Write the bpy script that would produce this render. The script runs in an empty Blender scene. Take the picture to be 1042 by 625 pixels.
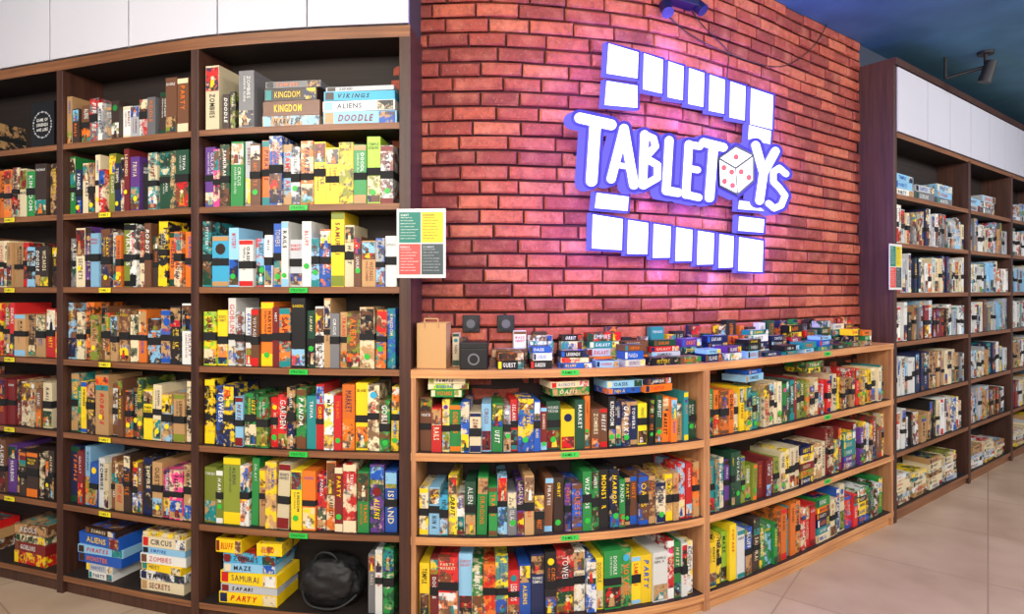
import bpy, math, random
from mathutils import Vector, Matrix
F=620.0; HX=521.0; HY=295.0; EYE=1.52; CEIL=3.2; D=0.235
scene=bpy.context.scene
# ------------------------------------------------------------------ helpers
def lin(c):
    return tuple(((v/255)/12.92 if v/255<=0.04045 else (((v/255)+0.055)/1.055)**2.4) for v in c)
class MB:
    def __init__(s): s.v=[];s.f=[];s.c=[];s.c2=[];s.m=[]
    def poly(s,pts,col,mat=0,col2=None):
        n=len(s.v); s.v+= [tuple(p) for p in pts]; s.f.append(list(range(n,n+len(pts))))
        s.c.append(col); s.c2.append(col2 or col); s.m.append(mat)
    def box(s,M,x0,x1,y0,y1,z0,z1,col,mat=0,col2=None,frontmat=None):
        n=len(s.v)
        for z in (z0,z1):
            for (x,y) in ((x0,y0),(x1,y0),(x1,y1),(x0,y1)):
                s.v.append(tuple(M@Vector((x,y,z))))
        fs=[(0,1,5,4),(1,2,6,5),(2,3,7,6),(3,0,4,7),(4,5,6,7),(3,2,1,0)]
        for k,q in enumerate(fs):
            s.f.append([n+i for i in q]); s.c.append(col); s.c2.append(col2 or col)
            s.m.append(frontmat if (k==0 and frontmat is not None) else mat)
    def quad(s,M,x0,x1,z0,z1,y,col,mat=0,col2=None):
        s.poly([M@Vector((x0,y,z0)),M@Vector((x1,y,z0)),M@Vector((x1,y,z1)),M@Vector((x0,y,z1))],col,mat,col2)
    def disc(s,M,cx,cz,r,y,col,mat=0,n=14):
        s.poly([M@Vector((cx+r*math.cos(2*math.pi*i/n),y,cz+r*math.sin(2*math.pi*i/n))) for i in range(n)],col,mat)
    def prism(s,pts,dv,col,mat,mside):
        n=len(pts); s.poly(pts,col,mat)
        b=[Vector(p)+dv for p in pts]
        s.poly(list(reversed(b)),col,mside)
        for i in range(n):
            j=(i+1)%n; s.poly([pts[j],pts[i],b[i],b[j]],col,mside)
    def cyl(s,p0,p1,r,col,mat=0,n=16,r1=None):
        p0=Vector(p0);p1=Vector(p1);r1=r if r1 is None else r1
        a=(p1-p0).normalized(); u=a.orthogonal().normalized(); w=a.cross(u)
        A=[p0+(u*math.cos(2*math.pi*i/n)+w*math.sin(2*math.pi*i/n))*r for i in range(n)]
        B=[p1+(u*math.cos(2*math.pi*i/n)+w*math.sin(2*math.pi*i/n))*r1 for i in range(n)]
        s.poly(list(reversed(A)),col,mat); s.poly(B,col,mat)
        for i in range(n):
            j=(i+1)%n; s.poly([A[i],A[j],B[j],B[i]],col,mat)
    def obj(s,name,mats,bevel=0,smooth=False):
        me=bpy.data.meshes.new(name); me.from_pydata(s.v,[],s.f)
        for nm,cc in (('Col',s.c),('Col2',s.c2)):
            at=me.color_attributes.new(nm,'FLOAT_COLOR','CORNER')
            buf=[]
            for f,c in zip(s.f,cc): buf+= [c[0],c[1],c[2],1.0]*len(f)
            at.data.foreach_set('color',buf)
        for m in mats: me.materials.append(m)
        me.polygons.foreach_set('material_index',s.m)
        if smooth: me.polygons.foreach_set('use_smooth',[True]*len(s.f))
        me.update()
        o=bpy.data.objects.new(name,me); scene.collection.objects.link(o)
        if bevel:
            b=o.modifiers.new('bevel','BEVEL'); b.width=bevel; b.segments=2; b.limit_method='ANGLE'
        return o
# ------------------------------------------------------------------ letter outlines for printed titles
def glyphs(bold,shear=0):
    G={}
    for ch in 'ABCDEFGHIKLMNOPQRSTUVWXYZ':
        cu=bpy.data.curves.new('g','FONT'); cu.body=ch; cu.resolution_u=2; cu.offset=bold; cu.shear=shear; cu.fill_mode='FRONT'
        ob=bpy.data.objects.new('g',cu); scene.collection.objects.link(ob)
        dg=bpy.context.evaluated_depsgraph_get(); me=bpy.data.meshes.new_from_object(ob.evaluated_get(dg))
        vs=[(v.co.x,v.co.y) for v in me.vertices]; fs=[list(p.vertices) for p in me.polygons]
        x0=min(v[0] for v in vs); y0=min(v[1] for v in vs); y1=max(v[1] for v in vs)
        vs=[((v[0]-x0)/(y1-y0),(v[1]-y0)/(y1-y0)) for v in vs]
        G[ch]=(vs,fs,max(v[0] for v in vs))
        bpy.data.objects.remove(ob); bpy.data.curves.remove(cu); bpy.data.meshes.remove(me)
    return G
FONTS=[glyphs(.018),glyphs(.0),glyphs(.026,.25)]
def text(mb,M,word,ox,oz,y,h,maxlen,col,vertical=True,font=0):
    GL=FONTS[font]
    L=sum(GL[c][2]+.22 if c in GL else .5 for c in word)*h
    sx=min(1,maxlen/L)*h; a=0
    for c in word:
        if c not in GL: a+=.5; continue
        vs,fs,w=GL[c]; n=len(mb.v)
        for gx,gy in vs:
            u=(a+gx)*sx; v=gy*h
            p=(ox+v,y,oz-u) if vertical else (ox+u,y,oz+v)
            mb.v.append(tuple(M@Vector(p)))
        for f in fs: mb.f.append([n+i for i in f]); mb.c.append(col); mb.c2.append(col); mb.m.append(1)
        a+=w+.22
WORDS='CASTLE PIRATES KINGDOM QUEST ZOMBIES GALAXY TRAINS HARVEST DRAGONS MARKET EMPIRE LEGENDS MYSTERY ORBIT ISLAND ROBOTS PANDA WIZARDS HEIST SAFARI RAILS VOYAGE TEMPLE SAMURAI GOBLINS NINJA RIDDLE DOODLE TRIVIA BLUFF HARBOR VIKINGS OASIS CIRCUS GARDEN SECRETS MONSTER PARTY TOWERS MAZE ALIENS'.split()
# ------------------------------------------------------------------ materials
def newmat(name):
    m=bpy.data.materials.new(name); m.use_nodes=True; nt=m.node_tree
    return m,nt,nt.nodes['Principled BSDF']
def N(nt,t,**k):
    n=nt.nodes.new(t)
    for a,b in k.items(): setattr(n,a,b)
    return n
def mix(nt,fac,a,b,blend='MIX'):
    n=nt.nodes.new('ShaderNodeMix'); n.data_type='RGBA'; n.blend_type=blend
    for sock,val in ((n.inputs[0],fac),(n.inputs[6],a),(n.inputs[7],b)):
        if hasattr(val,'is_linked'): nt.links.new(val,sock)
        elif isinstance(val,(int,float)): sock.default_value=val
        else: sock.default_value=(*val,1) if len(val)==3 else val
    return n.outputs[2]
def maprange(nt,v,a,b,c=0,d=1):
    n=nt.nodes.new('ShaderNodeMapRange'); nt.links.new(v,n.inputs[0])
    for i,x in enumerate((a,b,c,d)): n.inputs[i+1].default_value=x
    return n.outputs[0]
def noise(nt,scale,detail=3,vec=None,rough=0.5,mapscale=None,out='Fac'):
    tc=nt.nodes.new('ShaderNodeTexCoord'); n=nt.nodes.new('ShaderNodeTexNoise')
    n.inputs['Scale'].default_value=scale; n.inputs['Detail'].default_value=detail; n.inputs['Roughness'].default_value=rough
    v=tc.outputs['Object']
    if mapscale:
        mp=nt.nodes.new('ShaderNodeMapping'); mp.inputs['Scale'].default_value=mapscale
        nt.links.new(v,mp.inputs[0]); v=mp.outputs[0]
    nt.links.new(v,n.inputs['Vector']); return n.outputs[out]
def bump(nt,b,h,strength,dist):
    n=nt.nodes.new('ShaderNodeBump'); n.inputs['Strength'].default_value=strength; n.inputs['Distance'].default_value=dist
    nt.links.new(h,n.inputs['Height']); nt.links.new(n.outputs[0],b.inputs['Normal'])
def simple(name,col,rough=0.5,var=0.12,scale=20,emis=None,es=0,metal=0):
    m,nt,b=newmat(name); nf=noise(nt,scale)
    a=tuple(min(1,c*(1+var)) for c in col); d=tuple(c*(1-var) for c in col)
    nt.links.new(mix(nt,nf,d,a),b.inputs['Base Color']); b.inputs['Roughness'].default_value=rough; b.inputs['Metallic'].default_value=metal
    if emis: b.inputs['Emission Color'].default_value=(*emis,1); b.inputs['Emission Strength'].default_value=es
    return m
def wood(name,dark,light,vertical,rough=0.45):
    m,nt,b=newmat(name)
    ms=(45,45,2.0) if vertical else (2.2,2.2,70)
    g=noise(nt,1.0,5,mapscale=ms,rough=0.65)
    g2=noise(nt,2.5,2)
    c=mix(nt,maprange(nt,g,.32,.68),dark,light)
    c=mix(nt,maprange(nt,g2,.3,.7,0,.35),c,tuple(x*.6 for x in dark))
    nt.links.new(c,b.inputs['Base Color']); b.inputs['Roughness'].default_value=rough
    bump(nt,b,g,.15,.002); return m
def attr(nt,n):
    a=nt.nodes.new('ShaderNodeVertexColor'); a.layer_name=n; return a.outputs[0]
def cardmat(name,rough=.38,art=True):
    m,nt,b=newmat(name); c=attr(nt,'Col')
    if art:
        f=maprange(nt,noise(nt,22,3,rough=.6),.49,.55,0,.9)
        c=mix(nt,f,c,attr(nt,'Col2'))
        f2=maprange(nt,noise(nt,46,2),.6,.68,0,.6); c=mix(nt,f2,c,(.66,.5,.3))
        f3=maprange(nt,noise(nt,36,4,rough=.6),.55,.62,0,.8); c=mix(nt,f3,c,(.03,.022,.03))
    nt.links.new(c,b.inputs['Base Color']); b.inputs['Roughness'].default_value=rough; return m
M_card=cardmat('printed_card'); M_flat=cardmat('printed_ink',art=False)
M_strap=simple('black_elastic',(.006,.006,.007),.8,.3,200)
MATS=[M_card,M_flat,M_strap]
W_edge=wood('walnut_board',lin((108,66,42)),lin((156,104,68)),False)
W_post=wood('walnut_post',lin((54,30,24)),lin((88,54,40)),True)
W_in=wood('walnut_shaded_inside',lin((22,14,12)),lin((42,28,22)),False,.7)  # walnut darkened for backs and inner faces, bookcase interior shade put into the colour
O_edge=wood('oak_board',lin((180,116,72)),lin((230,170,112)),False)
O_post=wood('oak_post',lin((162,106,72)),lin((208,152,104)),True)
O_in=wood('oak_shaded_inside',lin((34,20,20)),lin((58,36,32)),False,.7)  # same oak painted near black inside, standing in for shade behind the boxes
M_cab=simple('cabinet_laminate',lin((204,203,214)),.35,.03,3)
M_gap=simple('cabinet_gap',lin((60,56,56)),.6)
M_black=simple('black_plastic',(.012,.012,.014),.35,.2,60)
# ------------------------------------------------------------------ plan curve
ctrl=[(0,194),(60,203),(195,222),(300,230),(403,234),(500,236),(580,232),(650,226),(715,216),(800,193),(860,173),(912,156),(1040,111)]
def s2p(x,s): return Vector(((x-HX)/s,F/s))
cp=[s2p(*c) for c in ctrl]
cp=[cp[0]+(cp[0]-cp[1]).normalized()*1.4]+cp+[cp[-1]+(cp[-1]-cp[-2]).normalized()*2.5]
def catmull(P):
    out=[]
    for i in range(len(P)-1):
        p0=P[i-1] if i>0 else P[i]*2-P[i+1]; p3=P[i+2] if i+2<len(P) else P[i+1]*2-P[i]
        p1,p2=P[i],P[i+1]; L=(p2-p1).length
        m1=(p2-p0)/((p2-p0).length)*L; m2=(p3-p1)/((p3-p1).length)*L
        n=24
        for k in range(n):
            t=k/n; t2=t*t;t3=t2*t
            out.append(p1*(2*t3-3*t2+1)+m1*(t3-2*t2+t)+p2*(-2*t3+3*t2)+m2*(t3-t2))
    out.append(P[-1]); return out
class Cv:
    def __init__(s,pts):
        s.p=pts; s.a=[0]
        for i in range(1,len(pts)): s.a.append(s.a[-1]+(pts[i]-pts[i-1]).length)
    def at(s,t):
        import bisect
        i=min(max(bisect.bisect_right(s.a,t)-1,0),len(s.p)-2)
        k=(t-s.a[i])/(s.a[i+1]-s.a[i]); return s.p[i].lerp(s.p[i+1],k)
    def tan(s,t): return (s.at(t+.02)-s.at(t-.02)).normalized()
    def px(s,x):
        r=(x-HX)/F
        for i in range(len(s.p)-1):
            g0=s.p[i].x-r*s.p[i].y; g1=s.p[i+1].x-r*s.p[i+1].y
            if g0<=0<g1: return s.a[i]+(s.a[i+1]-s.a[i])*(-g0/(g1-g0))
        return s.a[-1] if x>521 else 0
    def M(s,t,z=0,off=0):
        p=s.at(t); T=s.tan(t); Nn=Vector((-T.y,T.x)); p=p+Nn*off
        return Matrix(((T.x,Nn.x,0,p.x),(T.y,Nn.y,0,p.y),(0,0,1,z),(0,0,0,1)))
    def offset(s,d):
        q=[]
        for i,p in enumerate(s.p):
            T=s.tan(s.a[i]); q.append(p+Vector((-T.y,T.x))*d)
        return Cv(q)
FC=Cv(catmull(cp)); WC=FC.offset(D)
def strip(mb,cv,t0,t1,o0,o1,z0,z1,mfront,mrest,col=(1,1,1)):
    n=max(1,int((t1-t0)/.06)); ring=[]
    for i in range(n+1):
        M=cv.M(t0+(t1-t0)*i/n)
        ring.append([M@Vector((0,o0,z0)),M@Vector((0,o0,z1)),M@Vector((0,o1,z1)),M@Vector((0,o1,z0))])
    for a,b in zip(ring,ring[1:]):
        mb.poly([a[0],b[0],b[1],a[1]],col,mfront)
        mb.poly([a[1],b[1],b[2],a[2]],col,mrest)
        mb.poly([a[2],b[2],b[3],a[3]],col,mrest)
        mb.poly([a[3],b[3],b[0],a[0]],col,mrest)
    mb.poly(list(reversed(ring[0])),col,mrest); mb.poly(ring[-1],col,mrest)
X2T=FC.px
tL0=0.35; tL1=X2T(417)
tR0=X2T(910); tR1=FC.a[-1]-.05
# ------------------------------------------------------------------ bookcases
ZL=[2.25,1.898,1.533,1.172,.808,.448,.09]
ZR=[2.15,1.83,1.50,1.175,.81,.45,.08]
ZB=[1.172,.812,.448,.085]
DI=D-.012
def post(mb,cv,t,w,z0,z1,depth,m):
    M=cv.M(t); mb.box(M,-w/2,w/2,0,depth,z0,z1,(1,1,1),m)
postsL=[X2T(60.5),X2T(198),tL1-.025]
mb=MB()
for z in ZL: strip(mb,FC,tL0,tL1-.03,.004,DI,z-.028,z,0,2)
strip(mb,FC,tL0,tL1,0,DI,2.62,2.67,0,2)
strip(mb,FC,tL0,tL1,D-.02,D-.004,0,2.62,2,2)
strip(mb,FC,tL0,tL1,.02,.04,0,.06,1,1)
for t in [tL0+.02]+postsL[:2]: post(mb,FC,t,.042,0,2.62,DI,1)
post(mb,FC,tL1-.022,.05,0,2.67,DI,1)
mb.obj('bookcase',[W_edge,W_post,W_in],.002)
def cabinets(name,ts,z0,z1,shell):
    mb=MB(); strip(mb,FC,ts[0],ts[-1],.012,DI,z0,z1,1,1)
    for a,b in zip(ts,ts[1:]):
        strip(mb,FC,a+.004,b-.004,-.006,.012,z0+.006,z1-.006,0,0)
    return mb.obj(name,[M_cab,M_gap],.0015)
cabinets('wall_cabinet',[tL0]+[X2T(x) for x in (-30,52,132,222,313)]+[tL1-.002],2.672,CEIL-.002,0)
tB0=tL1+.004; tB1=tR0-.006
mb=MB()
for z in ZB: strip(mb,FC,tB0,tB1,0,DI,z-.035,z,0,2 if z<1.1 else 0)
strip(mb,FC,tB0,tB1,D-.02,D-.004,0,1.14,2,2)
strip(mb,FC,tB0,tB1,.015,.035,0,.05,0,0)
post(mb,FC,tB0+.012,.022,0,1.137,DI,1); post(mb,FC,tB1-.02,.03,0,1.137,DI,1)
tBm=X2T(719.5); post(mb,FC,tBm,.04,0,1.137,DI,1)
mb.obj('low_curved_shelf',[O_edge,O_post,O_in],.002)
pR=[X2T(987),X2T(1030)]
pR.append(pR[1]+ (pR[1]-pR[0])); pR=[p for p in pR if p<tR1-.1]
mb=MB()
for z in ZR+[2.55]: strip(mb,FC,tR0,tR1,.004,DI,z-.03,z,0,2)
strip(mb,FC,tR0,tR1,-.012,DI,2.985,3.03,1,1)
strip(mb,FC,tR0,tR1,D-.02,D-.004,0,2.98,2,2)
strip(mb,FC,tR0,tR1,.02,.04,0,.06,0,0)
post(mb,FC,tR0+.02,.04,0,3.0,DI,1)
for t in pR: post(mb,FC,t,.045,0,2.53,DI,1)
mb.obj('bookcase.001',[W_edge,W_post,W_in],.002)
ts=[tR0+.04]
for x in (943,966,987,1006,1022,1036): ts.append(X2T(x))
while ts[-1]+.42<tR1: ts.append(ts[-1]+.42)
cabinets('wall_cabinet.001',ts,2.552,2.983,0)
# ------------------------------------------------------------------ brick wall
M_mort=simple('mortar',lin((76,38,38)),.95,.35,30)  # dark maroon joints, shadow between the bricks included in the mortar colour
def brickmat():
    m,nt,b=newmat('brick'); c=attr(nt,'Col')
    n1=noise(nt,34,6,rough=.75); n2=noise(nt,9,4); n3=noise(nt,90,3,rough=.7)
    c=mix(nt,maprange(nt,n1,.43,.68,0,.6),c,lin((90,38,30)))
    c=mix(nt,maprange(nt,n2,.5,.72,0,.4),c,lin((214,132,100)))
    c=mix(nt,maprange(nt,n3,.6,.74,0,.45),c,lin((226,172,150)))
    nt.links.new(c,b.inputs['Base Color']); b.inputs['Roughness'].default_value=.7
    bump(nt,b,n1,.9,.008); return m
M_brick=brickmat()
rnd=random.Random(4)
mb=MB(); tW0=WC.px(419)-.10; tW1=WC.a[min(range(len(FC.a)),key=lambda i:abs(FC.a[i]-tR0))]+.02
strip(mb,WC,tW0,tW1,0.004,.12,0,CEIL,0,0)
CH=.069; BL=.205; row=0; z=1.0
bc=[(180,82,58),(162,68,52),(192,94,66),(146,60,48),(170,74,56),(198,106,76),(138,56,46)]
while z<CEIL:
    off=(row%2)*BL/2+rnd.uniform(-.02,.02); t=tW0-off
    while t<tW1:
        L=BL+rnd.uniform(-.03,.03)
        a=max(t,tW0)+.005; b=min(t+L,tW1)-.005
        if b-a>.03:
            M=WC.M((a+b)/2); c=lin(rnd.choice(bc)); h=(b-a)/2; z0=z+.006+rnd.uniform(-.001,.001); z1=min(z+CH-.006,CEIL-.001)+rnd.uniform(-.001,0)
            pr=-.014-rnd.uniform(0,.009); e=.008; tl=rnd.uniform(-.003,.003)
            n=len(mb.v)
            for (y,i) in ((.006,0),(pr+.006,0),(pr,e)):
                for (x,zz) in ((-h+i,z0+i),(h-i,z0+i),(h-i,z1-i),(-h+i,z1-i)):
                    j=rnd.uniform(-.0018,.0018)
                    mb.v.append(tuple(M@Vector((x+j,y+(tl if x<0 else -tl)*(i>0)+(j if i else 0),zz+j))))
            for k in (0,4):
                for i in range(4):
                    j=(i+1)%4; mb.f.append([n+k+i,n+k+j,n+k+4+j,n+k+4+i]); mb.c.append(c);mb.c2.append(c);mb.m.append(1)
            mb.f.append([n+8,n+9,n+10,n+11]); mb.c.append(c);mb.c2.append(c);mb.m.append(1)
        t+=L
    z+=CH; row+=1
mb.obj('wall_back',[M_mort,M_brick])
M_wall=simple('painted_wall',lin((52,60,78)),.8,.1,5)
mb=MB(); strip(mb,FC,0,tL1-.08,D,D+.12,0,CEIL,0,0); mb.obj('wall_left',[M_wall])
mb=MB(); strip(mb,FC,tR0+.03,FC.a[-1],D,D+.12,0,CEIL,0,0); mb.obj('wall_right',[M_wall])
I=Matrix.Identity(4)
mb=MB(); mb.box(I,-5,8.6,-4.1,-4.0,0,CEIL,(1,1,1)); mb.obj('wall_front',[simple('front_wall_paint',lin((150,140,140)),.8,.05,4)])
m,nt,b=newmat('floor_tiles'); tc=N(nt,'ShaderNodeTexCoord'); mp=N(nt,'ShaderNodeMapping'); mp.inputs['Rotation'].default_value=(0,0,math.radians(38))
nt.links.new(tc.outputs['Object'],mp.inputs[0]); br=N(nt,'ShaderNodeTexBrick'); br.offset=0.0
nt.links.new(mp.outputs[0],br.inputs['Vector'])
br.inputs['Color1'].default_value=(*lin((190,164,140)),1); br.inputs['Color2'].default_value=(*lin((182,156,132)),1); br.inputs['Mortar'].default_value=(*lin((150,126,108)),1)
br.inputs['Scale'].default_value=1; br.inputs['Brick Width'].default_value=.8; br.inputs['Row Height'].default_value=.8; br.inputs['Mortar Size'].default_value=.004
c=mix(nt,maprange(nt,noise(nt,3,5),.35,.7,0,.6),br.outputs['Color'],lin((150,122,98)))
nt.links.new(c,b.inputs['Base Color']); b.inputs['Roughness'].default_value=.35
mb=MB(); mb.box(I,-5,8.6,-4.1,9,-.1,0,(1,1,1)); mb.obj('floor',[m])
mc=simple('ceiling_paint',lin((70,120,144)),.7,.4,4)
mb=MB(); mb.box(I,-5,8.6,-4.1,9,CEIL,CEIL+.1,(1,1,1)); mb.obj('ceiling',[mc])
# ------------------------------------------------------------------ board games
PAL={'cream':(222,206,170),'white':(226,226,222),'red':(200,30,30),'dred':(122,26,28),'orange':(226,114,28),'yellow':(244,204,24),'lime':(152,196,44),
'green':(32,132,60),'dgreen':(20,66,44),'teal':(28,130,132),'cyan':(60,168,210),'blue':(28,84,178),'navy':(20,32,76),'purple':(92,50,132),'pink':(224,58,130),
'tan':(184,142,94),'brown':(110,68,42),'dbrown':(52,34,26),'black':(19,18,20),'grey':(110,110,114),'lgrey':(180,184,190),'sky':(138,190,224),'olive':(124,136,42)}
PAL={k:lin(v) for k,v in PAL.items()}
ALL=list(PAL)
ARTC=['cream','white','dred','orange','yellow','dgreen','teal','blue','navy','tan','brown','dbrown','black','sky','olive','red','tan','brown','cream']
def inkfor(base,rnd):
    lum=.3*base[0]+.6*base[1]+.1*base[2]
    if lum<.22: return PAL[rnd.choice(['white','white','yellow','cream','white','orange'])]
    return PAL[rnd.choice(['black','navy','dred','red','black','blue'])]
def art(mb,M,x0,x1,z0,z1,y,rnd):
    """small illustrated panel: background, horizon, figure silhouette"""
    mb.quad(M,x0,x1,z0,z1,y,PAL[rnd.choice(ARTC)],0,PAL[rnd.choice(ARTC)])
    w=x1-x0; h=z1-z0
    if rnd.random()<.6: mb.quad(M,x0,x1,z0,z0+h*rnd.uniform(.2,.45),y-.0002,PAL[rnd.choice(['dgreen','brown','tan','dbrown','teal','navy','olive'])],0,PAL[rnd.choice(ARTC)])
    if rnd.random()<.7 and h>w*.6:   # figure silhouette
        cx=(x0+x1)/2+rnd.uniform(-.15,.15)*w; c=PAL[rnd.choice(ARTC)]; hh=h*.6; b=w*.22
        mb.poly([M@Vector(p) for p in ((cx-b,y-.0004,z0+h*.05),(cx+b,y-.0004,z0+h*.05),(cx+b*.6,y-.0004,z0+hh*.8),(cx-b*.6,y-.0004,z0+hh*.8))],c,0,PAL[rnd.choice(ARTC)])
        mb.disc(M,cx,z0+hh*.8+b*.55,b*.6,y-.0004,PAL[rnd.choice(['tan','cream','brown','orange'])],1,7)
def game(mb,M,x0,w,h,d,y0,rnd,colname,straps=.55,sticker=None,z0=0,detail=True,artless=.6):
    base=PAL[colname]; k_=rnd.uniform(.75,1.12); base=tuple(min(.85,b*k_+.01) for b in base); acc=PAL[rnd.choice(ARTC)]
    mat=1 if rnd.random()<artless else 0
    mb.box(M,x0,x0+w,y0,y0+d,z0,z0+h,base,mat,acc if mat==0 else base)
    y=y0-.0012; ink=inkfor(base,rnd); sty=rnd.random(); cx=x0+w/2
    a0,a1=.08,.92
    if sty<.62:
        k=rnd.uniform(.25,.5); lo=rnd.random()<.6
        za,zb_=(z0+h*.03,z0+h*k) if lo else (z0+h*(1-k),z0+h*.97)
        art(mb,M,x0+.002,x0+w-.002,za,zb_,y,rnd)
        if lo: a0=k+.03
        else: a1=1-k-.03
    elif sty<.82:
        mb.quad(M,x0+.001,x0+w-.001,z0+.003,z0+h*rnd.uniform(.08,.2),y,acc,1); mb.quad(M,x0+.001,x0+w-.001,z0+h*.9,z0+h-.003,y,acc,1); a0,a1=.2,.87
    if rnd.random()<.08:
        r=w*.3; mb.disc(M,cx,z0+h*a1-r-.004,r,y-.0004,PAL[rnd.choice(ALL)],1,10); a1-=(2*r+.012)/h
    th=min(w*rnd.uniform(.3,.6),.027); av=((a1-a0)*h-.01)*rnd.uniform(.65,1); fo=rnd.choice([0,0,1,2])
    if av>.04:
        q=rnd.random()
        if w>.05 and q<.35:
            text(mb,M,rnd.choice(WORDS),cx+.003,z0+h*a1-.004,y-.0006,th*.6,av,ink,font=fo); text(mb,M,rnd.choice(WORDS)+' '+rnd.choice(WORDS),cx-.003-th*.4,z0+h*a1-.004,y-.0006,th*.36,av,ink,font=1)
        elif w>.05 and q<.6:
            for i in range(rnd.choice([1,2])): text(mb,M,rnd.choice(WORDS),x0+w*.1,z0+h*a1-.016-i*.016,y-.0006,.012,w*.8,ink,False,font=fo)
        else: text(mb,M,rnd.choice(WORDS),cx-th/2,z0+h*a1-.004,y-.0006,th,av,ink,font=fo)
    if rnd.random()<straps:
        s=h*rnd.uniform(.38,.48); mb.box(M,x0-.0008,x0+w+.0008,y0-.0035,y0+d,z0+s,z0+s+rnd.uniform(.024,.038),PAL['black'],2)
    if sticker and rnd.random()<.28:
        r=min(.013,w*.34); mb.disc(M,cx+rnd.uniform(-.1,.1)*w,z0+h*rnd.uniform(.15,.36),r,y0-.0042,sticker,1)
def flatstack(mb,t,z,items,rnd,off=.03,rot=0,depth=.18,jit=.06):
    zz=z+.001
    for (cn,w,h) in items:
        M=FC.M(t,zz)@Matrix.Translation((rnd.uniform(-.006,.006)*(jit>.02),off+depth/2,0))@Matrix.Rotation(rot+rnd.uniform(-jit,jit),4,'Z')
        base=PAL[cn]; acc=PAL[rnd.choice(ARTC)]
        mb.box(M,-w/2,w/2,-depth/2,depth/2,0,h,base,rnd.choice([0,1,1]),acc)
        y=-depth/2-.001
        mb.quad(M,-w*.48,-w*.36,h*.1,h*.9,y,acc,1)
        if rnd.random()<.5: mb.quad(M,w*.26,w*.48,h*.06,h*.94,y,PAL[rnd.choice(ARTC)],0,PAL[rnd.choice(ARTC)])
        text(mb,M,rnd.choice(WORDS),-w*.3,h*.25,y-.0005,h*.5,w*.5,inkfor(base,rnd),False,font=rnd.choice([0,1,2]))
        mb.poly([M@Vector(p) for p in ((-w*.42,-depth*.4,h+.0006),(w*.42,-depth*.4,h+.0006),(w*.42,depth*.4,h+.0006),(-w*.42,depth*.4,h+.0006))],acc,0,PAL[rnd.choice(ARTC)])
        zz+=h+.0015
    return zz
def row(tA,tB,z,seed,cols=None,pal=ALL,wr=(.03,.066),hr=(.22,.30),straps=.55,sticker=None,depth=.185,inset=.016,fillto=1.0,dup=.35,artless=.58,flat=.0,lying=.22):
    rnd=random.Random(seed); mb=MB(); t=tA+.006; i=0; last=None; H=rnd.uniform(*hr); end=tA+(tB-tA)*fillto-.006; lay=[]
    while True:
        w=rnd.uniform(*wr)
        if rnd.random()<.15: w*=1.35
        if flat and i>3 and rnd.random()<flat and t+.2<end:
            W=rnd.uniform(.14,.18); tot=0; it=[]
            while tot<rnd.uniform(.16,.22): hh=rnd.uniform(.03,.055); tot+=hh; it.append((rnd.choice(pal),W*rnd.uniform(.88,.98),hh))
            flatstack(mb,t+W/2+.002,z,it,rnd,off=.022,depth=.16,jit=.015); t+=W+.008; i+=3; continue
        if cols and i<len(cols):
            cn=cols[i]
            if isinstance(cn,tuple): cn,w,H2=cn; H=H2
            else: H=rnd.uniform(*hr)
        else:
            if last and rnd.random()<dup: cn=last
            else: cn=rnd.choice(pal); H=rnd.uniform(*hr)
        if t+w>end: break
        M=FC.M(t+w/2,z+.001)
        lean=0
        if rnd.random()<.12: lean=math.radians(rnd.uniform(0,2.5))
        if lean: M=M@Matrix.Translation((w/2,0,0))@Matrix.Rotation(lean,4,'Y')@Matrix.Translation((-w/2,0,0))
        game(mb,M,-w/2,w,H,depth,inset+rnd.uniform(0,.025),rnd,cn,straps,sticker,artless=artless)
        t+=w+rnd.uniform(.001,.0035)+lean*.25; last=cn; i+=1
    return mb
tb=[tL0+.045,postsL[0]-.022,postsL[0]+.022,postsL[1]-.022,postsL[1]+.022,tL1-.048]
YS=lin((240,215,20)); GS=lin((50,180,64))
G='board_game_row'
def fin(mb): return mb.obj(G,MATS)
A,B=tb[4],tb[5]
fin(row(A,B,ZL[1],21,['purple','pink','dgreen','green','lgrey','brown','orange',('blue',.06,.31),'sky','white','orange','yellow','yellow','yellow','green','lime','white','yellow','brown','green'],straps=.75,sticker=GS,hr=(.25,.31)))
fin(row(A,B,ZL[2],22,['teal','cyan','sky','white','sky','white','blue','white','lgrey','white','sky','blue',('yellow',.06,.332),'cream','brown','tan','lgrey','white','red'],straps=.6,sticker=GS,hr=(.2,.3)))
fin(row(A,B,ZL[3],23,['lime','yellow','white','lgrey','white','brown','orange','dred','orange','black','dgreen','white','tan','grey','tan','brown','tan','orange'],straps=.8,sticker=GS,hr=(.24,.315)))
fin(row(A,B,ZL[4],24,['black','blue','navy','sky','green','green','red','red','black','green','teal','red','white','red','orange','yellow','cream','green','yellow','cyan','blue'],straps=.5,sticker=GS,hr=(.22,.3),wr=(.032,.058)))
fin(row(A,B,ZL[5],25,['olive','olive','olive','white','green','tan','tan','cream','yellow','orange','red','orange','dred','red','green','purple','blue','white','cream','white'],straps=.45,sticker=GS,hr=(.24,.31)))
A,B=tb[2],tb[3]
fin(row(A,B,ZL[0],31,['tan','dbrown','brown','grey','lgrey','grey','dbrown','white','lgrey','white','grey','dbrown'],pal=['grey','dbrown','brown','white','lgrey'],hr=(.15,.28),straps=.3))
fin(row(A,B,ZL[1],32,['green','navy','cream','brown','cream','red','olive','navy','cream','dred','purple','black','cream','dgreen'],straps=.6,sticker=YS,hr=(.21,.3)))
fin(row(A,B,ZL[2],33,['grey','cream','purple','sky','navy','lgrey','orange','olive','white','cream','brown','dbrown','black'],straps=.6,sticker=YS,hr=(.22,.31)))
fin(row(A,B,ZL[3],34,['brown','cream','orange','tan','brown','olive','tan','brown','cream','orange','dbrown','tan','black','white','black'],straps=.7,sticker=YS,hr=(.21,.29)))
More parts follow.
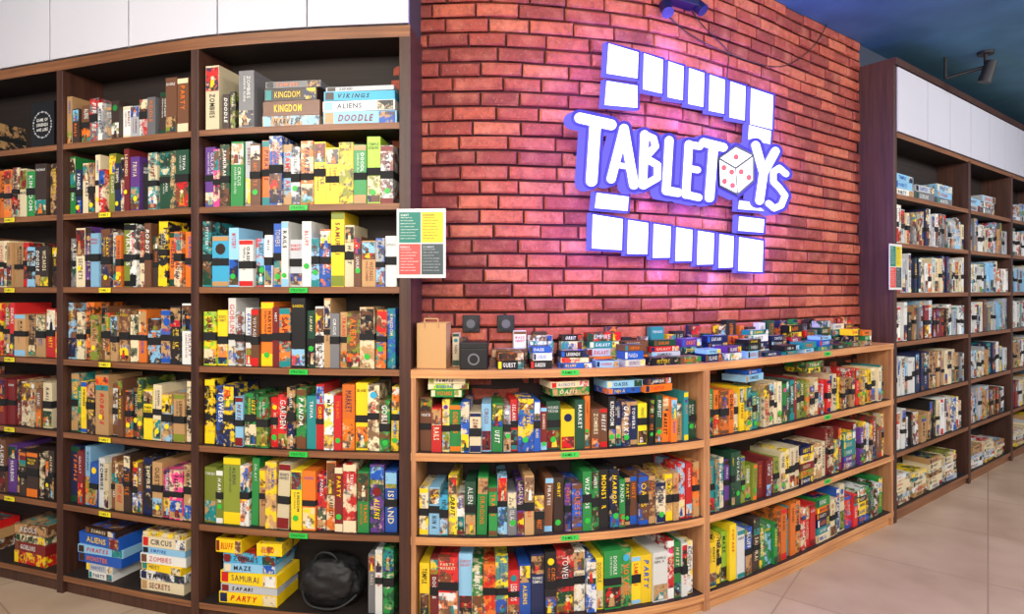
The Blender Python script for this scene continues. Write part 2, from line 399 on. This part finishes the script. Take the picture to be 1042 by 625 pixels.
fin(row(A,B,ZL[4],35,['teal','green','yellow','dbrown','tan','white','brown','orange','black','dgreen','yellow','cream','tan'],straps=.6,sticker=YS,hr=(.22,.3)))
fin(row(A,B,ZL[5],36,['navy','dred','sky','blue','white','cream','brown','tan','dbrown','dred','brown','black','tan'],straps=.6,sticker=YS,hr=(.21,.29)))
A,B=tb[0],tb[1]
mb=row(A,B,ZL[0],41,pal=['dbrown','black','brown'],hr=(.15,.22),fillto=.62,artless=.9)
M=FC.M(X2T(37),ZL[0]+.001); mb.box(M,-.085,.085,.03,.2,0,.235,PAL['black'],1)
for k in range(28):
    a=2*math.pi*k/28; 
    mb.disc(M,.066*math.cos(a),.118+.066*math.sin(a),.006 if k%2 else .004,.0285,PAL['lgrey'],1,6)
for k,wd in enumerate(('GAME OF','LEGENDS','AND LORE')):
    text(mb,M,wd,-.042,.135-k*.025,.0285,.016,.085,PAL['white'],False)
fin(mb)
for k,(zi,p) in enumerate([(1,['green','orange','brown','cream','dbrown']),(2,['orange','brown','tan','cream','dbrown','navy']),(3,['yellow','cream','orange','tan','red']),(4,['yellow','orange','white','brown','dred','cream']),(5,['dbrown','brown','cream','tan','purple','teal'])]):
    fin(row(A,B,ZL[zi],50+k,pal=p,sticker=YS,hr=(.19,.28)))
rnd=random.Random(9)
mb=MB(); flatstack(mb,X2T(24),ZL[6],[('red',.24,.06),('dred',.25,.05),('cream',.22,.04),('brown',.24,.05)],rnd); flatstack(mb,X2T(-37),ZL[6],[('brown',.24,.06),('tan',.25,.05),('red',.22,.04)],rnd)
mb.obj('board_game_stack',MATS)
mb=MB(); flatstack(mb,X2T(96),ZL[6],[('white',.16,.035),('lgrey',.18,.035),('blue',.29,.045),('sky',.29,.04),('blue',.29,.055),('dbrown',.22,.03)],rnd)
flatstack(mb,X2T(160),ZL[6],[('cream',.25,.05),('white',.26,.04),('yellow',.25,.035),('white',.26,.045),('sky',.25,.03),('cream',.25,.05),('yellow',.23,.02)],rnd)
mb.obj('board_game_stack',MATS)
mb=MB(); flatstack(mb,X2T(249),ZL[6],[('yellow',.29,.05),('lgrey',.28,.035),('yellow',.29,.055),('sky',.25,.04),('cyan',.26,.04)],rnd)
flatstack(mb,X2T(228),ZL[6]+.228,[('yellow',.13,.06)],rnd); flatstack(mb,X2T(268),ZL[6]+.228,[('yellow',.12,.055)],rnd)
mb.obj('board_game_stack',MATS)
fin(row(X2T(371),tb[5],ZL[6],61,['grey','white','green','cream','red'],hr=(.24,.3),wr=(.025,.035)))
mb=MB(); r2=random.Random(3)
def up(x,w,h,cn,ins=.02): 
    M=FC.M(X2T(x),ZL[0]+.001); game(mb,M,-w/2,w,h,.19,ins,r2,cn,0)
up(213,.07,.295,'cream'); up(227,.035,.16,'dbrown'); up(234,.025,.17,'black'); up(248,.075,.26,'grey'); 
flatstack(mb,X2T(293),ZL[0],[('tan',.27,.05),('brown',.27,.065),('dbrown',.25,.055),('grey',.26,.03)],r2,jit=.03)
flatstack(mb,X2T(363),ZL[0],[('sky',.33,.06),('white',.33,.045),('cyan',.32,.04),('lgrey',.31,.02)],r2,jit=.03)
fin(mb)
C0,C1,C2,C3=tB0+.026,tBm-.022,tBm+.022,tB1-.04
lowp=['brown','yellow','sky','green','orange','dgreen','olive','blue','dred','cream','white','black','purple','tan','dbrown','red','teal','navy','yellow','cream','tan']
def toppers(mb,z,xs,seed):
    r=random.Random(seed)
    for x,cols in xs: flatstack(mb,X2T(x),z,[(c,r.uniform(.13,.19),r.uniform(.02,.035)) for c in cols],r,rot=r.uniform(-.2,.2),depth=.13)
mb=row(C0,C1,ZB[1],71,['brown','red','cream','green','blue','cream','sky','green','lgrey','red','blue','blue','dred','dgreen','yellow','dgreen','orange','brown'],pal=lowp,wr=(.024,.05),hr=(.17,.235),straps=.5,sticker=GS)
toppers(mb,ZB[1]+.238,[(452,['green','lime','cream']),(580,['green','cream']),(638,['blue','sky']),(672,['orange','navy'])],1); fin(mb)
fin(row(C0,C1,ZB[2],72,['cream','sky','cyan','yellow','white','dgreen','green','green','sky','grey','purple','tan','dbrown','brown','dbrown','purple','blue','green'],pal=lowp,wr=(.024,.05),hr=(.17,.27),straps=.5,sticker=GS,flat=.035))
fin(row(C0,C1,ZB[3],73,['yellow','dred',('red',.085,.27),'sky','green','orange','yellow','red','blue','navy','black',('red',.08,.28),'cream','blue','yellow','green'],pal=lowp,wr=(.03,.06),hr=(.2,.28),straps=.4))
mb=row(C2,C3,ZB[1],74,pal=lowp,wr=(.026,.05),hr=(.17,.24),straps=.55,sticker=GS); toppers(mb,ZB[1]+.242,[(772,['sky','blue']),(835,['yellow','green'])],2); fin(mb)
fin(row(C2,C3,ZB[2],75,pal=['purple','olive','white','dgreen','navy','cream','brown','yellow','teal','dred','cream'],wr=(.026,.05),hr=(.18,.28),straps=.6,sticker=GS,flat=.04))
fin(row(C2,C3,ZB[3],76,['yellow','yellow','lime','yellow','white','blue','dbrown'],pal=['yellow','blue','teal','dbrown','green','orange','cream','red','navy','white'],wr=(.03,.06),hr=(.19,.28),straps=.4,flat=.05))
rp=['white','lgrey','white','cream','cream','lgrey','white','grey','tan','sky','white','navy']
edges=[tR0+.04]+pR+[tR1]
sd=80
for a,b in zip(edges,edges[1:]):
    for k,z in enumerate(ZR[:6]):
        sd+=1
        pal=rp if k in(0,1,2,4) else rp+['brown','dred','tan','black','teal']
        if k==0:
            mb=MB(); r=random.Random(sd); n=int((b-a)/.36)
            for q in range(n): flatstack(mb,a+.19+q*.36,z,[(r.choice(['sky','lgrey','white','grey']),r.uniform(.28,.32),r.uniform(.04,.06)) for _ in range(r.choice([2,3]))],r,jit=.03)
            mb.obj(G,MATS)
        else: fin(row(a+.024,b-.024,z,sd,pal=pal,wr=(.03,.06),hr=(.19,.27),straps=.5,dup=.4,artless=.75))
mb=MB(); r=random.Random(5)
t=edges[0]+.16
while t<tR1-.15:
    if min(abs(t-p) for p in pR)>.155: flatstack(mb,t,ZR[6],[(r.choice(['cream','white','cream','cream','tan','lgrey']),r.uniform(.2,.25),r.uniform(.02,.04)) for _ in range(r.randint(3,8))],r)
    t+=.29
mb.obj('paper_stack',MATS)
# ------------------------------------------------------------------ shelf labels
mb=MB()
def tag(x,z,col,w=.085,h=.022):
    M=FC.M(X2T(x),z-.026); mb.box(M,-w/2,w/2,-.003,-.0008,0,h,col,0)
    text(mb,M,'STRATEGY' if w>.08 else 'FAMILY',-w*.42,h*.25,-.0034,h*.5,w*.8,PAL['black'],False)
for z in ZL[1:6]: tag(304,z,lin((40,190,70)))
for x,c in ((107,(235,220,40)),(10,(235,220,40))):
    for z in ZL[1:6]: tag(x,z,lin(c),.075)
for z in ZB[:3]: tag(580,z,lin((60,200,80)),.08); tag(842,z,lin((60,200,80)),.07)
tag(580,ZB[3],lin((60,200,80)))
for m_ in range(len(mb.m)): mb.m[m_]=0
mb.obj('shelf_label_set',[M_flat])
# ------------------------------------------------------------------ items on the counter
def carton():
    mb=MB(); M=FC.M(X2T(437),ZB[0]+.001)@Matrix.Translation((0,.1,0)); c=lin((196,152,100)); w,d,h=.13,.12,.20; th=.003
    mb.box(M,-w/2,w/2,-d/2,-d/2+th,0,h,c,1);mb.box(M,-w/2,w/2,d/2-th,d/2,0,h,c,1)
    mb.box(M,-w/2,-w/2+th,-d/2+th,d/2-th,0,h,c,1);mb.box(M,w/2-th,w/2,-d/2+th,d/2-th,0,h,c,1);mb.box(M,-w/2,w/2,-d/2,d/2,0,.003,c,1)
    pts=[(-.03,-d/2-.003,h-.02),(-.03,-d/2-.003,h+.02),(.03,-d/2-.003,h+.02),(.03,-d/2-.003,h-.02)]
    for a,b in zip(pts,pts[1:]): mb.cyl(M@Vector(a),M@Vector(b),.003,c,1,8)
    mb.obj('paper_bag',MATS)
carton()
rnd=random.Random(12)
cpal=['navy','blue','teal','dgreen','black','lgrey','green','purple','dbrown','yellow','red','sky','navy','cream','teal','orange','brown','white','dgreen','black','dbrown','navy']
mb=MB(); t=X2T(503); tend=X2T(896)
while t<tend-.1:
    w=rnd.uniform(.1,.19); n=rnd.choice([1,2,2,3]); 
    flatstack(mb,t+w/2,ZB[0],[(rnd.choice(cpal),w*rnd.uniform(.7,1),rnd.uniform(.018,.038)) for _ in range(n)],rnd,off=.022,rot=rnd.uniform(-.1,.1),depth=.075,jit=.05)
    t+=w+.014
mb.obj('small_game_pile',MATS)
mb=MB(); t=X2T(500)
while t<tend-.1:
    w=rnd.uniform(.1,.18); n=rnd.choice([3,4,4]) if X2T(540)<t else 2
    flatstack(mb,t+w/2,ZB[0],[(rnd.choice(cpal),w*rnd.uniform(.75,1),rnd.uniform(.024,.042)) for _ in range(n)],rnd,off=.110,rot=0,depth=.05,jit=.03)
    t+=w+.016
mb.obj('small_game_pile',MATS)
mb=MB()
M0=FC.M(X2T(892),ZB[0]+.001)@Matrix.Translation((0,.172,0))
game(mb,M0,-.07,.05,.17,.035,0,rnd,'red',0); game(mb,M0,-.018,.06,.15,.035,0,rnd,'red',0); mb.obj('card_game_box',MATS)
mb=MB(); t=X2T(535)
while t<X2T(868):
    M0=FC.M(t,ZB[0]+.001)@Matrix.Translation((0,.172,0)); w=rnd.uniform(.035,.08)
    game(mb,M0,-w/2,w,rnd.uniform(.12,.21),.035,0,rnd,rnd.choice(cpal),0); t+=w+rnd.uniform(.005,.07)
mb.obj('small_game_row',MATS)
mb=MB()
M=FC.M(X2T(484),ZB[0]+.001)@Matrix.Translation((0,.02,0)); mb.box(M,-.07,.05,0,.1,0,.09,PAL['black'],1); mb.box(M,-.072,.052,-.002,.102,.09,.118,PAL['black'],1)
mb.disc(M,-.01,.045,.026,-.003,PAL['grey'],1); mb.disc(M,-.01,.045,.019,-.0038,PAL['black'],1)
mb.obj('black_game_case',MATS,.003)
mb=MB(); M=FC.M(X2T(464),ZB[0]+.001)@Matrix.Translation((0,.135,0)); game(mb,M,-.035,.03,.15,.06,0,rnd,'cream',0); game(mb,M,-.003,.03,.13,.06,0,rnd,'dbrown',0); mb.obj('small_game_row',MATS)
for x in (480,514):
    mb=MB(); M=WC.M(WC.px(x),0); z=EYE+(HY-329)/F*WC.at(WC.px(x)).y
    mb.box(M,-.04,.04,-.035,-.002,z-.04,z+.04,(0,0,0),0)
    mb.cyl(M@Vector((0,-.035,z)),M@Vector((0,-.048,z)),.03,(0,0,0),0,20)
    mb.cyl(M@Vector((0,-.048,z)),M@Vector((0,-.05,z)),.02,(0,0,0),1,20)
    mb.obj('wall_socket',[M_black,simple('socket_grey',(.1,.1,.11),.4)],.003)
# ------------------------------------------------------------------ black bag
import bmesh
bm=bmesh.new(); bmesh.ops.create_icosphere(bm,subdivisions=5,radius=1)
from mathutils import noise as mn_
for v in bm.verts:
    x,y,z=v.co; k=mn_.noise(Vector((x*2.2,y*2.2,z*2.8)))*.12+abs(mn_.noise(Vector((x*5,y*5,z*7))))*.1
    k=min(k+1,1.1)
    v.co=Vector((math.copysign(abs(x)**.75,x)*.142*k,math.copysign(abs(y)**.8,y)*.084*min(k,1.08),z*(.11 if z<0 else .115)*k))
mnz=min(v.co.z for v in bm.verts)
for v in bm.verts: v.co.z=max(v.co.z-mnz-.02,0)
me=bpy.data.meshes.new('body'); bm.to_mesh(me); bm.free()
for p in me.polygons: p.use_smooth=True
M_bag=simple('bag_nylon',(.004,.004,.005),.6,.4,40); me.materials.append(M_bag)
bag=bpy.data.objects.new('black_bag',None); scene.collection.objects.link(bag); bag.matrix_world=FC.M(X2T(328),ZL[6]+.002)@Matrix.Translation((0,.118,0))
bo=bpy.data.objects.new('body',me); scene.collection.objects.link(bo); bo.parent=bag
def tube(name,pts,r,mat,parent=None):
    cu=bpy.data.curves.new(name,'CURVE'); cu.dimensions='3D'; cu.bevel_depth=r; cu.bevel_resolution=3
    sp=cu.splines.new('NURBS'); sp.points.add(len(pts)-1); sp.use_endpoint_u=True; sp.order_u=4
    for i,p in enumerate(pts): sp.points[i].co=(*p,1)
    cu.materials.append(mat); o=bpy.data.objects.new(name,cu); scene.collection.objects.link(o)
    if parent: o.parent=parent
    return o
tube('handle',[(-.07,-.04,.17),(-.07,-.05,.23),(-.01,-.05,.262),(.05,-.05,.22),(.04,-.04,.17)],.006,M_bag,bag)
tube('strap',[(-.13,-.03,.09),(-.11,-.095,.03),(-.02,-.105,.012),(.08,-.1,.012),(.13,-.05,.06)],.006,M_bag,bag)
# ------------------------------------------------------------------ posters
def poster(M,w,h):
    mb=MB(); mb.box(M,0,w,-.004,0,0,h,lin((214,214,210)),1)
    cs=[[(214,76,72),(60,74,76)],[(16,120,104),(216,196,30)]]
    for j in range(2):
        for i in range(2):
            x0=w*(.05+.46*i); x1=x0+w*.44; z0=h*(.05+.46*j); z1=z0+h*.44
            c=lin(cs[j][i]); mb.quad(M,x0,x1,z0,z1,-.0048,c,1)
            ink=PAL['white'] if i==0 else PAL['black']
            if (j,i)==(0,1): ink=PAL['lgrey']
            r=random.Random(j*2+i)
            for k in range(9):
                zz=z1-h*.03-k*h*.043; wd=r.uniform(.5,.85)*(x1-x0); hh=h*(.026 if k==0 else .013)
                text(mb,M,' '.join(r.choice(WORDS) for _ in range(1 if k==0 else 3)),x0+w*.03,zz-hh,-.0054,hh,wd,ink,False)
    mb.obj('rules_poster',MATS)
zc=EYE+(HY-283)/234
poster(FC.M(X2T(404),zc)@Matrix.Translation((0,-.001,0)),.215,.30)
tt=X2T(915); Mp=FC.M(tt,EYE+.0)@Matrix.Translation((-.19,-.014,0)); poster(Mp,.185,.295)
# ------------------------------------------------------------------ illuminated sign
tS=WC.px(690); MS=WC.M(tS); sn=MS.col[1].to_3d(); sp0=MS.col[3].to_3d()-sn*.085
cam_p=Vector((0,0,EYE))
def un(px,py,off=0):
    d=Vector(((px-HX)/F,1,(HY-py)/F)); p0=sp0+sn*off
    k=(p0-cam_p).dot(sn)/d.dot(sn); return cam_p+d*k
def emat(name,col,base,es):
    m,nt,b=newmat(name); b.inputs['Base Color'].default_value=(*base,1); b.inputs['Specular IOR Level'].default_value=0
    nf=noise(nt,6,1); nt.links.new(mix(nt,nf,tuple(c*.93 for c in col),col),b.inputs['Emission Color']); b.inputs['Emission Strength'].default_value=es; return m
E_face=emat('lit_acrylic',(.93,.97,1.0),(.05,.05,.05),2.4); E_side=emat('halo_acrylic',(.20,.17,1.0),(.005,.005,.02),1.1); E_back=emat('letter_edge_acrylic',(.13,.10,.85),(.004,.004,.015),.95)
E_red=simple('red_pip',lin((200,16,40)),.4,emis=lin((210,10,40)),es=.7); E_line=simple('dice_line',lin((20,16,50)),.4)
mb=MB(); 
def panel(q):
    cx=sum(p[0] for p in q)/4; cy=sum(p[1] for p in q)/4
    ins=[(x-math.copysign(.3,x-cx),y-math.copysign(.3,y-cy)) for x,y in q]
    pts=[un(*p) for p in ins]; mb.prism(pts,sn*.03,(1,1,1),0,1)
    ex=[(x+math.copysign(1.7,x-cx),y+math.copysign(1.7,y-cy)) for x,y in q]
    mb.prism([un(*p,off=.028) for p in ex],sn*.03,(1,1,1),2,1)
panel([(619,44),(650,53),(649,80),(617,75)]); panel([(617,82),(649,87),(649,110),(615,107)])
tops=[(655,675),(680,696),(701,717),(722,738),(743,759),(764,787)]
for a,b in tops:
    ya=54+(a-655)*.325; yb=54+(b-655)*.325; panel([(a,ya),(b,yb),(b-1,yb+35),(a-1,ya+37)])
panel([(762,127),(785,133),(784,147),(761,142)])
panel([(607,196),(640,200),(639,215),(605,212)])
bots=[(603,634),(639,660),(665,683),(688,705),(710,727),(732,747),(752,777)]
for a,b in bots:
    ya=218+(a-603)*.155; yb=218+(b-603)*.155; panel([(a,ya),(b,yb),(b-1,yb+32),(a-1,ya+35)])
panel([(752,204),(779,207),(778,215),(751,213)]); panel([(752,220),(778,223),(777,237),(751,235)])
letters=[([(590,120),(622,127)],5.4),([(606,124),(602,184)],5.8),([(635,131),(622,182)],4.6),([(635,131),(645,188)],4.8),([(629,168),(641,170)],2.8),
([(656,137),(654,188)],4.4),([(656,137),(665,141),(667,149),(657,160)],3.6),([(657,161),(669,168),(669,181),(655,189)],3.7),
([(681,143),(678,194),(690,196)],4.4),([(701,147),(698,198)],4.2),([(701,147),(712,149)],3.6),([(700,171),(710,173)],3.3),([(698,198),(711,201)],3.7),
([(716,145),(736,150)],4.4),([(726,150),(722,201)],4.8),([(769,148),(776,173)],4.4),([(789,154),(777,176),(773,204)],4.4),
([(800,177),(793,171),(787,175),(787,185),(793,191),(799,199),(795,209),(788,212),(782,207)],3.2)]
def capsule(a,b,r,off,mat,ms,dep):
    ang=math.atan2(b[1]-a[1],b[0]-a[0]); pts=[]
    for k in range(9): th=ang+math.pi/2+math.pi*k/8; pts.append(un(a[0]+r*math.cos(th),a[1]+r*math.sin(th),off))
    for k in range(9): th=ang-math.pi/2+math.pi*k/8; pts.append(un(b[0]+r*math.cos(th),b[1]+r*math.sin(th),off))
    mb.prism(pts,sn*dep,(1,1,1),mat,ms)
for L,r in letters:
    for a,b in zip(L,L[1:]):
        capsule(a,b,r,-.032,0,1,.014)
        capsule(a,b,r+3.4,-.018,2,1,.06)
c=(749,173); hexa=[(749,149),(767,158),(767,184),(751,198),(733,189),(732,161)]
mid=(749,171)
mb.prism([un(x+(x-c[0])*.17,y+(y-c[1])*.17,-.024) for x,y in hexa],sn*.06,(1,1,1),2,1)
mb.prism([un(x+(x-c[0])*.04,y+(y-c[1])*.04,-.034) for x,y in hexa],sn*.03,(1,1,1),4,4)
faces=[[hexa[5],hexa[0],hexa[1],mid],[hexa[5],mid,hexa[3],hexa[4]],[mid,hexa[1],hexa[2],hexa[3]]]
for q in faces:
    cx=sum(p[0] for p in q)/4;cy=sum(p[1] for p in q)/4
    mb.prism([un(cx+(x-cx)*.88,cy+(y-cy)*.88,-.04) for x,y in q],sn*.008,(1,1,1),0,0)
def bil(q,u,v):
    a,b,c_,d=q; return tuple((a[i]*(1-u)+b[i]*u)*(1-v)+(d[i]*(1-u)+c_[i]*u)*v for i in (0,1))
for q,ps in zip(faces,[[(.5,.5)],[(.27,.25),(.73,.75),(.27,.75),(.73,.25)],[(.28,.28),(.72,.72)]]):
    for u,v in ps:
        x,y=bil(q,u,v); mb.prism([un(x+2.4*math.cos(k*math.pi/6),y+2.9*math.sin(k*math.pi/6),-.043) for k in range(12)],sn*.004,(1,1,1),3,3)
for x,y in ((633,64),(775,108),(620,235),(765,258),(605,150),(790,195),(700,170)):
    p=un(x,y,.02); mb.cyl(p,p+sn*.16,.008,(1,1,1),4,10)
mb.obj('illuminated_wall_sign',[E_face,E_side,E_back,E_red,E_line])
def wallpt(x,y,off=-.03):
    M=WC.M(WC.px(x),0,off); p=M.col[3].to_3d(); return Vector((p.x,p.y,EYE+(HY-y)/F*p.y))
cab=bpy.data.objects.new('power_cable',None); scene.collection.objects.link(cab)
tube('cable_1',[wallpt(672,-5),wallpt(668,12),wallpt(700,40),wallpt(745,58),wallpt(780,70),wallpt(805,66),wallpt(832,40),wallpt(838,20)],.0025,M_black,cab)
tube('cable_2',[wallpt(690,-5),wallpt(700,15),wallpt(725,42),wallpt(740,52),wallpt(735,70),wallpt(735,84)],.0025,M_black,cab)
mb=MB(); p=wallpt(685,2,-.05); mb.box(WC.M(WC.px(685),p.z,-.02),-.09,.09,-.07,.0,-.015,.06,(0,0,0),0)
mb.cyl(wallpt(670,5,-.05),wallpt(668,13,-.09),.03,(0,0,0),0); mb.cyl(wallpt(700,4,-.05),wallpt(702,11,-.09),.03,(0,0,0),0)
mb.obj('sign_spotlight',[simple('dark_blue_metal',lin((22,20,60)),.4)],.003)  # dark blue spotlight fixture above the sign, with two heads
mb=MB(); Z=4.3
def cpnt(x,y,Z): return Vector(((x-HX)/F*Z,Z,EYE+(HY-y)/F*Z))
a=cpnt(1003,68,Z); mb.cyl(Vector((a.x,a.y,CEIL)),a,.012,(0,0,0)); mb.cyl(a+Vector((.02,-.03,.03)),a+Vector((-.01,.0,-.11)),.036,(0,0,0),0,18,.043)
mb.cyl(a,cpnt(962,80,Z+.1),.012,(0,0,0)); q=cpnt(962,80,Z+.1); mb.cyl(q,Vector((q.x,q.y,CEIL)),.01,(0,0,0))
mb.cyl(Vector((a.x,a.y,CEIL)),Vector((a.x,a.y,CEIL-.02)),.05,(0,0,0))
mb.obj('ceiling_spotlight',[simple('matte_black_metal',(.006,.006,.007),.6)])
# ------------------------------------------------------------------ lights
def area(name,loc,tgt,size,power,col):
    l=bpy.data.lights.new(name,'AREA'); l.shape='RECTANGLE'; l.size=size[0]; l.size_y=size[1]; l.energy=power; l.color=col
    o=bpy.data.objects.new(name,l); scene.collection.objects.link(o); o.location=loc
    o.rotation_euler=(Vector(tgt)-Vector(loc)).to_track_quat('-Z','Y').to_euler(); return o
area('added_fill_light',(-2.4,.2,3.0),(-1.6,2.8,.9),(1.6,.8),102,(1,.92,.8))  # unseen area lamps added above and behind the camera to brighten the shelves
area('added_fill_light',(.2,-.4,3.0),(.2,2.7,.7),(1.8,.8),98,(1,.92,.81))
area('added_fill_light',(3.0,.8,3.0),(1.9,3.4,.7),(1.6,.8),80,(1,.92,.82))
area('added_fill_light',(5.2,2.4,3.0),(4.2,5.0,1.0),(1.6,.8),100,(.98,.98,1))
area('added_fill_light',(0,-2.5,2.4),(0,3,.6),(4,1.2),118,(1,.93,.83))  # broad frontal fill added behind the camera, not a ceiling fixture
def glow_point(x,y,off,e,r):
    l=bpy.data.lights.new('sign_glow_point','POINT'); l.energy=e; l.color=(.20,.15,1); l.shadow_soft_size=r
    o=bpy.data.objects.new('sign_glow_point',l); scene.collection.objects.link(o); o.location=un(x,y,off)
for x,y in ((607,60),(604,95),(633,35),(690,50),(745,70),(798,95),(800,130),(812,175),(808,215),(790,250),(790,280),(735,284),(680,274),(620,262),(592,245),(592,205),(577,150),(578,115),
            (660,115),(700,122),(740,132),(665,208),(705,214),(738,218)):
    glow_point(x,y,.0,2.0,.03)
for x,y in ((640,120,),(800,110),(590,240),(720,250),(830,200),(720,60)): glow_point(x,y,-.2,9,.08)  # points floating in front of the sign, added to spread violet glow on the bricks
w=bpy.data.worlds.new('World'); scene.world=w; w.use_nodes=True
w.node_tree.nodes['Background'].inputs[0].default_value=(.88,.88,1,1); w.node_tree.nodes['Background'].inputs[1].default_value=.3
cam=bpy.data.cameras.new('camera'); co=bpy.data.objects.new('camera',cam); scene.collection.objects.link(co)
co.location=(0,0,EYE); co.rotation_euler=(math.pi/2,0,0); cam.sensor_width=36; cam.lens=F/1042*36; cam.shift_y=(HY-312.5)/1042; cam.clip_start=.05
scene.camera=co
scene.view_settings.view_transform='Standard'; scene.view_settings.look='None'
